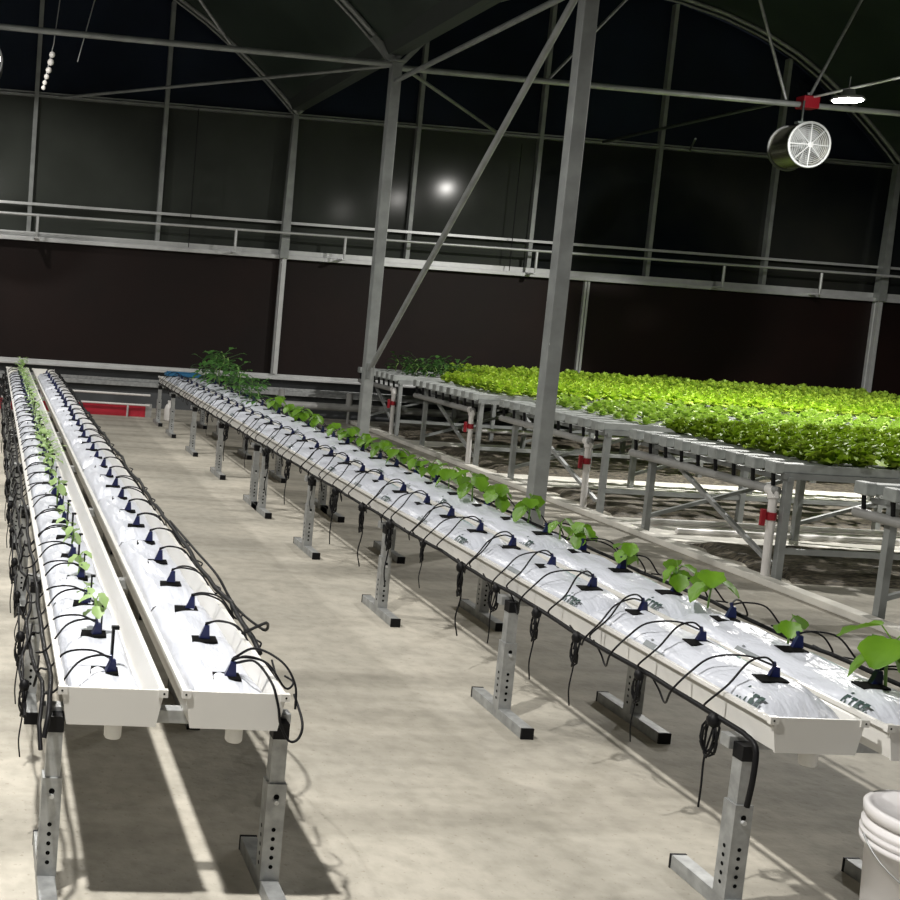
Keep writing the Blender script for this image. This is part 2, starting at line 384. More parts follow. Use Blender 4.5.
# ------------------------------------------------------------------ trough rows
TW=.257; H=.575; ZB=.487
def trough(x,ya,yb,label,spout=True):
    t=thing('growing_trough',label,'growing trough',(x+TW/2,ya,ZB))
    w=TW; ins=.016
    P=[(0,H),(ins,ZB),(w-ins,ZB),(w,H)]
    mb=MB(); th=.004
    prof=[(x-.008,H-.010),(x-.008,H+.002),(x+.006,H+.002),(x+ins+th,ZB+th),(x+w-ins-th,ZB+th),(x+w-.006,H+.002),(x+w+.008,H+.002),(x+w+.008,H-.010),(x+w-.001,H-.008),(x+w-ins,ZB),(x+ins,ZB),(x+.001,H-.008)]
    n=len(prof); vs=[(p[0],y,p[1]) for y in (ya,yb) for p in prof]
    mb.add(vs,[(i,(i+1)%n,n+(i+1)%n,n+i) for i in range(n)]); build('body',mb,M['white'],t)
    for y,s in ((ya,-1),(yb,1)):
        mb=MB(); e=.006; yy=sorted((y,y+s*e))
        mb.add([(a,b,c) for b in yy for a,c in ((x-.004,H+.006),(x+ins-.002,ZB-.003),(x+w-ins+.002,ZB-.003),(x+w+.004,H+.006))],[(0,1,2,3),(7,6,5,4),(0,4,5,1),(1,5,6,2),(2,6,7,3),(3,7,4,0)])
        for xx in (x+.0,x+w-.0): mb.box((xx-.012,yy[0]-.004,H-.012),(xx+.012,yy[1]+.004,H+.008))
        mb.cur=1
        for xx in (x-.002,x+w+.002): mb.disc((xx,yy[0]-.0045,H-.002),.003,(0,-1,0),8)
        mb.cur=0
        build('end_cap',mb,[M['white'],M['dark']],t)
    cx=x+.54*w; mb=MB().lathe([(.023,ZB),(.023,ZB-.042),(.020,ZB-.047),(.016,ZB-.047),(.016,ZB)],16,(cx,ya+.03,0)); build('drain_spout',mb,M['white'],t)
    return t
XA,XB,XC,XD=.2377,.5555,2.126,2.434
YN,YF=2.84,14.2
trough(XA,YN,YF,'leftmost of the four long white troughs, with drip stakes and hose bundle on its left')
trough(XB,YN,YF,'white trough of the left pair, on its right side beside the open aisle')
trough(XC,YN-.04,YF,'white trough of the right pair, on its left side, hung with looping black drip tubes')
trough(XD,YN-.07,YF,'white trough at the right of the right pair, carrying leafy green seedlings')

# grow bags
def bag_proto(hw,top,base,seed,printed=True):
    r=random.Random(seed); ph=[(r.uniform(0,6),r.uniform(3,9),r.uniform(0,6),r.uniform(8,22),r.uniform(.0008,.0022)) for _ in range(6)]
    t=thing('grow_bag','white bag','grow bag'); L=.985
    def fn(u,v):
        y=v*L; a=(u-.5)*2; e=min(v,1-v)*L
        pinch=1-.5*math.exp(-(e/.035)**1.2); hb=(top-base)
        x=hw*math.copysign(abs(math.sin(a*PI/2))**.85,a)*(.93+.07*pinch)
        z=base+hb*max(0,(math.cos(a*PI/2)))**.55*pinch
        for (p1,f1,p2,f2,am) in ph: z+=1.6*am*math.sin(p1+f1*a*2)*math.sin(p2+f2*y)*(1-abs(a))**.3
        z-= .004*math.cos(y/L*6*PI)*(1-abs(a))
        lim=TW/2-.010-.016*max(0,H-z)/.088
        return (max(-lim,min(lim,x)),y,z)
    mb=MB().grid(fn,20,44); film=build('film',mb,M['bag'],t)
    for k in range(3):
        y=.16+.333*k; s=.034
        mb=MB(); zt=top+.008
        mb.add([(-s*1.25,y-s*.8,zt-.005),(s,y-s,zt-.001),(s*1.1,y+s*.7,zt-.001),(-s,y+s,zt-.004)],[(0,1,2,3)])
        o2=build('planting_hole',mb,M['dark'],film); sd=o2.modifiers.new('s','SOLIDIFY'); sd.thickness=.006
    def zs(x):
        u=math.asin(min(1,abs(x)/hw)**(1/.85))*2/PI; return base+(top-base)*max(0,math.cos(u*PI/2))**.55
    def mark(x0,x1,ya,yb,mb,lift=.0035):
        mb.add([(x0,ya,zs(x0)+lift),(x0,yb,zs(x0)+lift),(x1,yb,zs(x1)+lift),(x1,ya,zs(x1)+lift)],[(3,2,1,0)] if x1>x0 else [(0,1,2,3)])
    if not printed: return t
    xl,xr=-hw*.93,-hw*.74
    mb=MB(); mb.cur=0
    G={'R':['11','11','10'],'E':['11','10','11'],'K':['10','11','01'],'T':['11','01','01']}
    h=(xr-xl)/3
    for gi,g in enumerate('RTEKE'[:4]):
        y0=.13-gi*.024
        for r_i,row in enumerate(('111','110','101') if g in 'RK' else (('111','110','111') if g=='E' else ('111','010','010'))):
            for c_i,ch in enumerate(row):
                if ch=='1': mark(xr-(r_i+1)*h,xr-r_i*h,y0-(c_i+1)*.0062,y0-c_i*.0062,mb)
    mark(xr+h*.8,xr+h*1.8,.12,.128,mb)
    build('printed_lettering',mb,M['ink'],film)
    mb=MB(); mark(xl,xl+.012,.48,.60,mb); mark(xl+.016,xl+.022,.575,.585,mb); build('printed_bar',mb,M['inkg'],film)
    mb=MB()
    for i in range(4): mark(hw*.28+i*.006,hw*.33+i*.006,.30+.05*i,.335+.05*i,mb,.004)
    build('green_print',mb,M['green'],film)
    return t
bl=[Proto(bag_proto(.094,.556,.493,3,False)),Proto(bag_proto(.096,.560,.493,5,False))]
bh=[Proto(bag_proto(.126,.612,.505,8)),Proto(bag_proto(.127,.618,.505,11)),Proto(bag_proto(.125,.610,.505,14))]
index()
ROWS=[('A',XA,bl,-1,'leftmost trough'),('B',XB,bl,1,'second trough from left'),('C',XC,bh,-1,'third trough from left'),('D',XD,bh,1,'rightmost trough')]
BT={'A':.560,'B':.564,'C':.614,'D':.614}
for rn,x,ps,sd,ds in ROWS:
    for k in range(11):
        p=ps[rnd.randrange(len(ps))]
        y=YN+.02+k*1.0+(0 if rn in 'AB' else -.02)
        p.place((x+TW/2+(-.004 if rn=='A' else .014 if rn=='B' else 0),y,rnd.uniform(-.002,.002)),0,1,'white grow bag, %s from the near end of the %s'%(ordn(k),ds),'grow bags in the '+ds)

# trestle stands
def stand(cxl,cxr,label,flip):
    t=thing('trestle_stand',label,'trestle stand')
    y=0
    build('crossbar',MB().box((cxl-.035,.021,.450),(cxr+.035,.061,.4865)),M['galv'],t,bevel=.002)
    for s,x in ((-1,cxl),(1,cxr)):
        mb=MB().box((x-.026,-.026,.04),(x+.026,.026,.31)); mb.cur=1
        for j in range(5):
            for nx in (-1,1):
                mb.disc((x,nx*.0265,.08+j*.026),.006,(0,nx,0),10); mb.disc((x+nx*.0265,0,.08+j*.026),.006,(nx,0,0),10)
        mb.disc((x,-.0268,.275),.008,(0,-1,0),10)
        lg=build('leg',mb,[M['galv'],M['dark']],t)
        il=build('inner_leg',MB().box((x-.020,-.020,.30),(x+.020,.020,.470)),M['galv'],t)
        ft=build('foot',MB().box((x-.024,-.225,.0),(x+.024,.225,.042)),M['galv'],t,bevel=.002)
        for e in (-1,1): build('foot_cap',MB().box((x-.025,min(e*.225,e*.232),-.0),(x+.025,max(e*.225,e*.232),.043)),M['black'],ft)
        build('collar',MB().box((x-.0215,-.0215,.432),(x+.0215,.0205,.474)),M['black'],il)
        build('bolt',MB().tube([(x,-.034,.262),(x,.034,.262)],.007,6),M['rail'],lg)
    return t
pAB=Proto(stand(.232,.832,'s',0)); pCD=Proto(stand(2.118,2.668,'s',0)); index()
for i,y in enumerate([2.93,4.30,5.70,7.08,8.45,8.72,10.1,11.5,12.9,14.0]):
    pAB.place((0,y,0),0,1,'galvanised trestle stand under the left trough pair, %s from the near end'%ordn(i),'stands under the left troughs')
for i,y in enumerate([2.878,4.31,5.76,7.20,8.47,8.76,10.17,11.55,12.95,14.0]):
    pCD.place((0,y,0),0,1,'galvanised trestle stand under the right trough pair, %s from the near end'%ordn(i),'stands under the right troughs')

# main hoses
def wob(x,z,ya,yb,ax,az,seed,step=.12):
    r=random.Random(seed); n=int((yb-ya)/step); p1,p2=r.uniform(0,6),r.uniform(0,6)
    return [(x+ax*math.sin(p1+i*.7)+ax*.6*math.sin(i*1.9),ya+i*step,z+az*math.sin(p2+i*.9)+az*.5*math.sin(i*2.3+p1)) for i in range(n+1)]
def hose(name,pts,r,label,n=6):
    return tag(build(name,MB().tube(pts,r,n),M['black']),label,'hose')
hose('irrigation_hose',spline([(2.085,2.80,.33),(2.085,2.79,.42),(2.088,2.80,.497),(2.092,2.86,.512)],4)+wob(2.094,.513,2.95,14.1,.002,.003,1),.008,'black main hose along the lower left edge of the right pair of troughs')
hose('irrigation_hose',wob(2.73,.585,2.9,14.1,.003,.004,2),.008,'black hose along the right rim of the seedling trough')
hose('irrigation_hose',spline([(.195,2.80,.46),(.205,2.83,.51),(.21,2.9,.54)],4)+wob(.213,.545,3.0,14.1,.004,.006,3),.007,'upper black main hose on the left rim of the leftmost trough')
hose('irrigation_hose',spline([(.19,2.82,.42),(.185,2.86,.47)],4)+wob(.185,.50,2.95,14.1,.010,.014,4),.006,'middle black hose of the bundle left of the leftmost trough')
hose('irrigation_hose',wob(.165,.455,3.05,14.1,.016,.030,5),.005,'lowest sagging black hose of the bundle left of the leftmost trough')
hose('irrigation_hose',[(.155,3.2+i*.1,.42+.045*math.sin(i*1.1)+.03*math.sin(i*.37)) for i in range(108)],.004,'thin wavy black tube hanging lowest at the left of the leftmost trough')
hose('irrigation_hose',wob(.838,.582,3.2,14.1,.006,.006,6),.008,'black hose lying along the right rim of the aisle-side left trough')
hose('irrigation_hose',spline([(.80,3.30,.60),(.90,3.42,.60),(.945,3.62,.52),(.90,3.85,.53),(.86,4.0,.60),(.85,4.4,.60),(.845,5,.59)],6),.005,'black tube looping out over the aisle beside the left pair')

hose('feed_tube',spline([(.715,3.03,.61),(.76,2.98,.655),(.82,2.92,.64),(.852,2.89,.59),(.852,2.87,.53)],6),.0035,'black tube arching over the right rim at the near end of the left pair')
hose('feed_tube',spline([(.72,3.02,.60),(.75,2.93,.635),(.775,2.84,.61),(.79,2.815,.56),(.80,2.812,.51),(.825,2.81,.468),(.85,2.812,.475),(.862,2.83,.51),(.855,2.90,.56)],6),.0035,'black tube hanging down the front of the second trough end cap')
# drip emitters: stake + tubes; local origin at the planting hole
def emitter(side,seed,style):
    r=random.Random(seed); t=thing('drip_emitter','e','drip emitter')
    # stake: wedge shape
    a=r.uniform(-.3,.3)
    def rot(p): return (p[0]*math.cos(a)-p[1]*math.sin(a),p[0]*math.sin(a)+p[1]*math.cos(a),p[2])
    mb=MB(); h=.038
    mb.add([rot(p) for p in ((-.017,-.010,0),(.015,-.010,0),(.015,.010,0),(-.017,.010,0),(-.002,-.007,h),(.012,-.007,h),(.012,.007,h),(-.002,.007,h))],
       [(0,3,2,1),(4,5,6,7),(0,1,5,4),(1,2,6,5),(2,3,7,6),(3,0,4,7)])
    if style!='B': mb.tube([(0,0,h),(side*-.004,0,h+.012)],.006,6)
    build('stake',mb,M['navy'],t)
    if style=='A':
        dx,dz=-.165,-.04
    elif style=='B': dx,dz=.15,.0
    elif style=='C': dx,dz=-.165,-.10
    else: dx,dz=.165,-.03
    s=math.copysign(1,dx); dy=r.uniform(-.10,.02)
    up=.085 if style in 'C' else .05
    out=.03 if style=='C' else .015
    hh=.045
    p=[(0,0,hh),(dx*.25,dy*.2-.01,hh+up*.25),(dx*.6,dy*.6-.02,hh+up*.1),(dx*.92,dy-.02,-.01),(dx+s*out,dy,dz*.7),(dx+s*.004,dy+.05,dz)]
    build('feed_tube',MB().tube(spline(p,5),.0032,5),M['black'],t)
    dy2=r.uniform(-.05,.14)
    p=[(0,.004,hh-.006),(dx*.3,dy2*.4,hh+up*.05),(dx*.7,dy2*.8,hh-.02),(dx*.97,dy2,-.03),(dx+s*out*1.3,dy2+.01,dz*.9)]
    if style=='C':
        q=r.uniform(.0,.06); p+=[(dx+s*.01,dy2+.08,dz-.03-q),(dx-s*.01,dy2+.15,dz-.02-q*.7),(dx,dy2+.19,dz)]
    elif style=='A':
        q=r.uniform(.03,.12); p+=[(dx-.03,dy2+.05,dz-q),(dx-.02,dy2+.12,dz-q*1.1),(dx-.01,dy2+.2,dz-.02)]
    else: p=p[:4]+[(dx+s*.004,dy2+.10,dz-.004)]
    build('return_tube',MB().tube(spline(p,5),.0032,5),M['black'],t)
    return t
emp={s:[Proto(emitter(1,i*7+ord(s),s)) for i in range(4)] for s in 'ABCD'}
def stake_thing():
    t=thing('support_stake','s','plant stake'); mb=MB().box((-.003,-.006,-.02),(.003,.006,.10)); mb.box((-.004,-.007,.10),(.014,.007,.108)); build('shaft',mb,M['black'],t)
    return t
stp=Proto(stake_thing())
# black coils hanging from the right hose
def coil(seed):
    r=random.Random(seed); t=thing('tube_coil','c','coil of tube'); mb=MB(); pts=[]
    for i in range(46):
        a=i*.55; rr=.035+.006*math.sin(i*1.3); pts.append((.006*math.sin(i*.9),rr*.55*math.cos(a)+.003*i*.1,-.045+rr*1.3*math.sin(a)))
    build('loops',MB().tube(pts,.003,5),M['black'],t)
    build('knot',MB().lathe([(.001,-.02),(.014,-.012),(.017,0),(.013,.013),(.001,.02)],8),M['black'],t)
    build('dangling_end',MB().tube(spline([(0,0,-.02),(.006,.02,-.10),(-.004,.01,-.17),(.006,.02,-.23)],5),.0025,5),M['black'],t)
    return t
cp=[Proto(coil(i)) for i in range(3)]
index()
CX={'A':XA+TW/2+.005,'B':XB+TW/2+.02,'C':XC+TW/2+.02,'D':XD+TW/2+.03}
for rn,x,ps,sd,ds in ROWS:
    for k in range(33):
        y=YN+.18+k/3+rnd.uniform(-.012,.012)
        p=emp[rn][rnd.randrange(4)]
        p.place((CX[rn]+rnd.uniform(-.008,.008),y,BT[rn]-.0),0,1,'dark blue drip emitter, %s from the near end of the %s'%(ordn(k),ds),'drip emitters in the '+ds)
for k in range(26):
    y=YN+.22+k/3
    stp.place((CX['A']+.018+rnd.uniform(-.006,.006),y,BT['A']),rnd.uniform(-.4,.4),rnd.uniform(.75,1.1),'short black plant stake, %s along the leftmost trough from the near end'%ordn(k),'plant stakes in the leftmost trough')
for i,y in enumerate([2.98,3.36,3.75,4.05,4.4,4.75,5.2,5.65,6.1,6.6,7.1,7.7,8.3,9.0,9.8,10.7]):
    cp[i%3].place((2.088,y,.50),rnd.uniform(-.5,.5),rnd.uniform(.9,1.5),'coiled black tube tied under the right pair\'s hose, %s from the near end'%ordn(i),'tube coils under the right hose')
for i,y in enumerate([3.15,3.6,4.1,4.6,5.2,5.8,6.5,7.3,8.2,9.2]):
    cp[(i+1)%3].place((.155,y,.47),rnd.uniform(-.5,.5),rnd.uniform(.8,1.15),'coiled black tube hanging left of the leftmost trough, %s from the near end'%ordn(i),'tube coils left of the leftmost trough')

# ------------------------------------------------------------------ plants
def leaf(mb,base,dirv,L,Wd,droop=.3,cup=.15,lobes=5,frill=.0,n=(6,6),r=rnd):
    """lobed leaf blade grown from base along dirv"""
    d=Vector(dirv).normalized(); side=d.cross(Vector((0,0,1)))
    side = side.normalized() if side.length>1e-4 else Vector((1,0,0)); nrm=side.cross(d); base=Vector(base); ph=r.uniform(0,6)
    def fn(u,v):
        a=(u-.5)*2; w=math.sin(PI*min(1,v*.92+.06))**.6*(1+.12*math.sin(v*lobes*PI))
        p=base+d*(L*v)+side*(a*Wd/2*w)+nrm*(cup*Wd*abs(a)**1.5*w)-Vector((0,0,1))*(droop*L*v*v)
        if frill: p+=nrm*(frill*math.sin(ph+v*13+a*5)*abs(a)*Wd)+d*(frill*.5*math.sin(ph+u*17)*v*L)
        return p
    mb.grid(fn,n[0],n[1])
def seedling(nl,size,seed,mt,h=.06,name='seedling',cat='seedling'):
    r=random.Random(seed); t=thing(name,'s',cat)
    build('stem',MB().tube(spline([(0,0,-.01),(r.uniform(-.006,.006),0,h*.5),(r.uniform(-.01,.01),.0,h)],4),.0035,5),M['stem'],t)
    mb=MB()
    for i in range(nl):
        a=i*2.4+r.uniform(-.3,.3); el=r.uniform(-1.0,-.25); z=h*(.6+.5*i/max(1,nl-1))
        d=(math.cos(a)*math.cos(el),math.sin(a)*math.cos(el),math.sin(el)); pl=size*.30
        tip=(d[0]*pl,d[1]*pl,z+pl*.6)
        mb.tube([(0,0,z*.9),tip],.002,4)
        leaf(mb,tip,d,size*r.uniform(.8,1.1),size*r.uniform(.95,1.2),.25,.12,4,.03,r=r)
    build('leaves',mb,mt,t); return t
sdl=[Proto(seedling(n,s,i,M['seed'],h)) for i,(n,s,h) in enumerate([(6,.078,.10),(5,.060,.085),(6,.072,.11),(3,.058,.07),(4,.085,.10)])]
sml=[Proto(seedling(n,s,i+20,M['pale'],h)) for i,(n,s,h) in enumerate([(4,.032,.06),(5,.036,.09),(3,.032,.05)])]
def vine(seed,mt,size,h,nl,name):
    r=random.Random(seed); t=thing(name,'v','plant')
    sp=spline([(0,0,0),(.02,.01,h*.4),(-.02,.02,h*.75),(.01,0,h)],5); build('stem',MB().tube(sp,.005,5),M['stem'],t)
    mb=MB()
    for i in range(nl):
        z=h*(.15+.85*r.random()); a=r.uniform(0,6.28); el=r.uniform(-.3,.7); pl=size*r.uniform(.5,1.4)
        d=(math.cos(a)*math.cos(el),math.sin(a)*math.cos(el),math.sin(el)); b_=(d[0]*pl,d[1]*pl,z+d[2]*pl)
        mb.tube([(0,0,z),b_],.002,4); leaf(mb,b_,d,size*r.uniform(.6,1.1),size*r.uniform(.4,.7),.4,.1,5,.05,(4,5),r)
    build('leaves',mb,mt,t); return t
vp=[Proto(vine(i,M['vine'],.10,.30,34,'tomato_plant')) for i in (41,42)]
vl=[Proto(vine(i,M['pale'],.042,.11,20,'young_plant')) for i in (51,52)]
index()
DP=[(3.0,0,1.25),(3.41,3,.9),(3.83,4,.95),(4.03,1,1.0),(4.37,1,.95),(4.73,2,.78),(4.92,3,1.0),(5.24,1,1.25),(5.58,2,.95),(5.88,0,1.1),(6.20,0,1.0),(6.47,1,1.1),(6.72,1,1.0),(7.05,0,.9),(7.35,0,.95),(7.7,2,.8),(8.05,0,.9),(8.4,4,.8),(8.9,2,.8),(9.3,0,.95),(9.7,2,.8),(10.2,0,1.0)]
for i,(y,k,s) in enumerate(DP):
    sdl[k].place((XD+TW/2+.045,y,BT['D']),rnd.uniform(0,6.28),s*1.08,'leafy green seedling, %s from the near end of the rightmost trough'%ordn(i),'seedlings in the right pair')
for i,y in enumerate([10.7,11.1,11.5,11.9,12.3,12.7,13.1,13.5]):
    vp[i%2].place((XD+TW/2+rnd.uniform(-.02,.05),y,BT['D']),rnd.uniform(0,6),[.7,.75,.8,1.0,1.15,1.3,1.0,.9][i],'bushy dark green tomato plant at the far end, %s counting away from the seedlings'%ordn(i),'tomato plants at the far end of the right pair')
for i in range(16):
    y=YN+.18+i/3
    if i in (0,): continue
    sml[i%3].place((CX['A']-.004,y+.03,BT['A']),rnd.uniform(0,6.28),rnd.uniform(.9,1.3),'tiny pale staked seedling, %s from the near end of the leftmost trough'%ordn(i),'seedlings in the leftmost trough')
for i in range(24):
    y=6.6+i*.32
    vl[i%2].place((CX['A']+.035,y,BT['A']),rnd.uniform(0,6.28),rnd.uniform(.7,1.0)+(.5 if i>21 else 0),'pale green young plant in the far half of the leftmost trough, %s towards the wall'%ordn(i),'young plants in the leftmost trough')

# ------------------------------------------------------------------ bucket
bx,by=2.512,2.682
t=thing('plastic_bucket','white ribbed plastic bucket on the floor at the lower right corner','bucket',(bx,by,0))
mb=MB().lathe([(.001,.003),(.122,.003),(.126,.01),(.137,.27),(.150,.275),(.152,.288),(.143,.292),(.152,.298),(.153,.308),(.144,.312),(.151,.318),(.151,.328),(.143,.332),(.142,.35)],48,(bx,by,0)); build('shell',mb,M['bucket'],t)
mb=MB().lathe([(.143,.345),(.149,.347),(.151,.372),(.146,.378),(.134,.378),(.130,.366),(.001,.364)],48,(bx,by,0)); build('lid',mb,M['bucket'],t)
build('handle',MB().tube([(bx+.153*math.cos(a),by+.153*math.sin(a),.30-.12*math.sin((a+2.9)/ (PI) *PI) if False else .30-.10*abs(math.sin(a+.3))) for a in [-.3-PI*k/20 for k in range(21)]],.003,5),M['galv'],t)

# ------------------------------------------------------------------ far end bits: red sill barrier, white rails, jugs
t=thing('red_barrier','low red board on the floor at the far end of the aisle','barrier',(1.3,14.75,0))
build('board',MB().box((-.5,14.75,.0),(2.1,14.79,.15)),M['red'],t)
build('end_post',MB().box((2.06,14.74,0),(2.14,14.80,.17)),M['pvcg'],t)
t=thing('white_guard_rail','white pipe rail with one short post in front of the dark wall','rail',(1.3,14.68,0))
build('top_pipe',MB().tube([(-.6,14.68,.30),(2.1,14.68,.29)],.014,8),M['pvc'],t)
build('lower_pipe',MB().tube([(-.6,14.68,.165),(2.1,14.68,.16)],.013,8),M['pvc'],t)
build('post',MB().tube([(1.82,14.68,0),(1.82,14.68,.16)],.014,8),M['rail'],t)
build('post',MB().tube([(.7,14.68,0),(.7,14.68,.30)],.014,8),M['rail'],t)
def jug(x,y,s,label):
    t=thing('plastic_jug',label,'jug',(x,y,0))
    build('body',MB().lathe([(.001,.002),(.055*s,.002),(.06*s,.02*s),(.06*s,.16*s),(.045*s,.20*s),(.02*s,.225*s),(.02*s,.24*s)],16,(x,y,0)),M['pvc'],t)
    build('cap',MB().lathe([(.023*s,.235*s),(.023*s,.262*s),(.001,.262*s)],12,(x,y,0)),M['pvc'],t)
jug(2.32,14.45,1.0,'small white jug on the floor under the far end of the right pair of troughs')
tag(build('blue_tray',MB().box((2.18,14.02,.600),(2.62,14.16,.640)).box((2.2,14.04,.64),(2.6,14.14,.655)),M['blue'],bevel=.006),'blue tray lying across the far end of the right troughs','tray')
# pipe work under the pads behind the column
t=thing('supply_pipe','grey water pipe low along the back wall behind the columns','pipe',(6,15.4,.0))
build('pipe',MB().tube([(3.3,15.4,.22),(13,15.4,.22)],.05,10),M['pvcg'],t)
for x in (4.0,4.95,6.5,8.5): build('riser',MB().tube([(x,15.4,.22),(x,15.4,.42)],.045,10).tube([(x,15.4,0),(x,15.4,.2)],.02,6),M['pvcg'],t)

# ------------------------------------------------------------------ curb, soil, floor strips
tag(build('floor_curb',MB().box((5.0,1.5,0),(5.10,15.5,.045)),M['conc'],bevel=.006),'low concrete curb along the edge of the lettuce area','curb')
def bed(y0,y1,label,x0=5.3):
    r=random.Random(int(y0*10)); mb=MB(); ph=[(r.uniform(0,6),r.uniform(5,30),r.uniform(5,50)) for _ in range(7)]
    def fn(u,v):
        x=x0+8*u; y=y0+(y1-y0)*v; e=min(v,1-v,u*8)
        z=.0+.045*min(1,e*9)
        for p,fx,fy in ph: z+=.005*math.sin(p+fx*x*.5+2*math.sin(x*3+p))*math.sin(fy*.7*y+p*2)*min(1,e*9)
        jx=.04*math.sin(y*14+x*3) if u==0 else 0
        return (x+jx,y,max(z,.002 if e>0 else 0))
    mb.grid(fn,160,24); return tag(build('soil_bed',mb,M['soil']),label,'soil')
bed(6.92,8.10,'dark lumpy soil strip under the frilly lettuce bench',5.28)
bed(9.08,10.50,'dark soil strip in front of the widest pale walkway')
bed(11.25,13.25,'dark soil strip behind the widest pale walkway')
bed(13.8,15.3,'dark soil strip closest to the back wall')
bed(4.6,5.7,'dark soil strip under the nearest bench at the right edge',5.4)
tag(build('walkway_strip',MB().box((5.15,10.50,.0),(13.2,11.25,.012)),M['conc'],bevel=.003),'wide pale concrete walkway strip between the soil strips','walkway')
tag(build('walkway_strip',MB().box((5.15,13.27,.0),(13.2,13.78,.012)),M['conc'],bevel=.003),'narrow pale walkway strip in front of the soil nearest the wall','walkway')
tag(build('walkway_strip',MB().box((5.15,8.14,.0),(13.2,9.05,.008)),M['conc'],bevel=.003),'pale walkway strip carrying two pipes, behind the nearest full soil strip','walkway')
for y,l in ((8.42,'nearer pale floor pipe on the walkway under the benches'),(8.80,'farther pale floor pipe on the walkway under the benches')):
    rod('floor_pipe',(5.4,y,.033),(13,y,.033),.022,M['pvc'],l,'pipe')
rod('floor_pipe',(5.4,12.6,.30),(13,12.6,.30),.025,M['pvc'],'white pipe running across under the bright lettuce bench','pipe')

# ------------------------------------------------------------------ NFT benches
CZ=.745
BN=['nearest','frilly lettuce','sparse seedling','bright lettuce','farthest']
def bench(idx,y0,y1,x1,nch,desc):
    t=thing('growing_bench','long metal bench with white channels, '+desc,'bench',(5.1,y0,0),'growing benches')
    xs=[5.13,6.36,7.6,8.9,10.2,11.5]; xs=[x for x in xs if x<x1-.2]
    for x in xs:
        for y in (y0+.03,y1-.2):
            build('leg',MB().box((x-.022,y-.022,0),(x+.022,y+.022,CZ-.06)),M['steel'],t)
    for y in (y0+.03,y1-.2):
        build('long_rail',MB().box((5.09,y-.02,CZ-.06),(x1,y+.02,CZ-.02)),M['steel'],t)
    for x in xs: build('cross_rail',MB().box((x-.018,y0,CZ-.075),(x+.018,y1-.05,CZ-.045)),M['steel'],t)
    build('lower_rail',MB().box((5.13,y0+.015,.20),(x1,y0+.045,.235)),M['steel'],t)
    for a,b in list(zip(xs,xs[1:]))[:3]:
        build('brace',MB().bar((a,y1-.2,.14),(b,y1-.2,.52),.028,.028),M['steel'],t)
    build('brace',MB().bar((5.13,y0+.1,.12),(5.13,y1-.35,.66),.028,.028),M['galv'],t)
    # channels
    ys=[]
    for c in range(nch):
        y=y0+.07+c*(y1-y0-.14)/(nch-1); ys.append(y)
    return t,ys
def channels(t_idx,ys,x1,desc):
    base=None
    for c,y in enumerate(ys):
        t=thing('growing_channel','white growing channel, %s from near side of the %s'%(ORD[c],desc),'growing channel',(5.05,y,CZ-.02),'growing channels of the '+desc)
        w=.044
        mb=MB().box((5.08,y-w,CZ-.02),(x1,y+w,CZ+.04)); 
        build('channel_body',mb,M['chan'],t,bevel=.006)
        ec=build('end_cap',MB().box((5.02,y-w-.006,CZ-.028),(5.085,y+w+.006,CZ+.047)),M['chan'],t,bevel=.008)
        build('drain_tube',MB().tube([(5.05,y,CZ-.028),(5.06,y,.635)],.013,6),M['black'],ec)
def collector(y0,y1,label):
    t=thing('collector_pipe',label,'pipe',(5.08,y0,0),'collector pipes')
    build('pipe',MB().tube(spline([(5.07,y1,.605),(5.07,y0+.1,.603),(5.07,y0+.03,.60),(5.07,y0,.57)],4),.030,10),M['pvcg'],t)
    build('elbow',MB().tube(spline([(5.07,y0+.05,.603),(5.07,y0+.01,.60),(5.07,y0-.005,.55)],4),.036,10),M['pvc'],t)
    dpp=build('down_pipe',MB().tube([(5.07,y0,.56),(5.08,y0,0.04)],.026,10),M['pvc'],t)
    build('valve',MB().tube([(5.07,y0,.46),(5.07,y0,.41)],.034,8).box((5.00,y0-.012,.37),(5.03,y0+.012,.48)).box((5.02,y0-.008,.425),(5.05,y0+.008,.445)),M['redv'],dpp,'red valve handle',bevel=.004)
BD=[(4.55,6.22,7.6,8,'nearest bench'),(6.86,8.60,8.2,9,'frilly lettuce bench'),(9.05,10.95,9.6,9,'sparse seedling bench'),(11.55,13.30,11.6,9,'bright lettuce bench'),(13.95,15.40,12.7,8,'farthest bench')]
YS=[]
for i,(a,b_,x1,n,d) in enumerate(BD):
    t,ys=bench(i,a,b_,x1,n,['closest to the camera and empty','full of frilly dark green lettuce','with small sparse seedlings','full of bright lettuce behind the seedlings','against the back wall'][i])
    YS.append(ys); channels(i,ys,x1,d)
for i,y in enumerate([4.62,6.93,9.26,11.66,14.03]):
    collector(y,BD[i][1],['grey collector pipe of the nearest bench','grey collector pipe with white downpipe and red valve, nearest full one','grey collector pipe with red valve just right of the near column','grey collector pipe with red valve left of the near column','grey collector pipe with red valve beside the braced column'][i])

def head(seed,mt,rad,h,nl,frill,n=(4,4)):
    r=random.Random(seed); mb=MB()
    for i in range(nl):
        f=i/nl; a=i*2.4; el=.25+1.0*f; L=rad*(1.15-.45*f)
        d=(math.cos(a)*math.cos(el),math.sin(a)*math.cos(el),math.sin(el)*h/rad)
        leaf(mb,(0,0,.0+.25*h*f),d,L,L*r.uniform(.75,1.05),.25*(1-f),.18,3,frill,n,r)
    return mb
def lettuce(name,mb,mt): return tag(build(name,mb,mt),'l','lettuce')
fr=[Proto(lettuce('frilly_lettuce',head(i,0,.125,.22,26,.18,(5,5)),M['frill'])) for i in range(4)]
yg=[Proto(tag(build('lettuce_seedling',head(i+10,0,.085,.12,11,.08,(3,3)),M['young']),'l','seedling')) for i in range(4)]
br=[Proto(lettuce('green_lettuce',head(i+20,0,.135,.25,18,.13,(4,4)),M['leafy'])) for i in range(4)]
PZ=CZ+.035
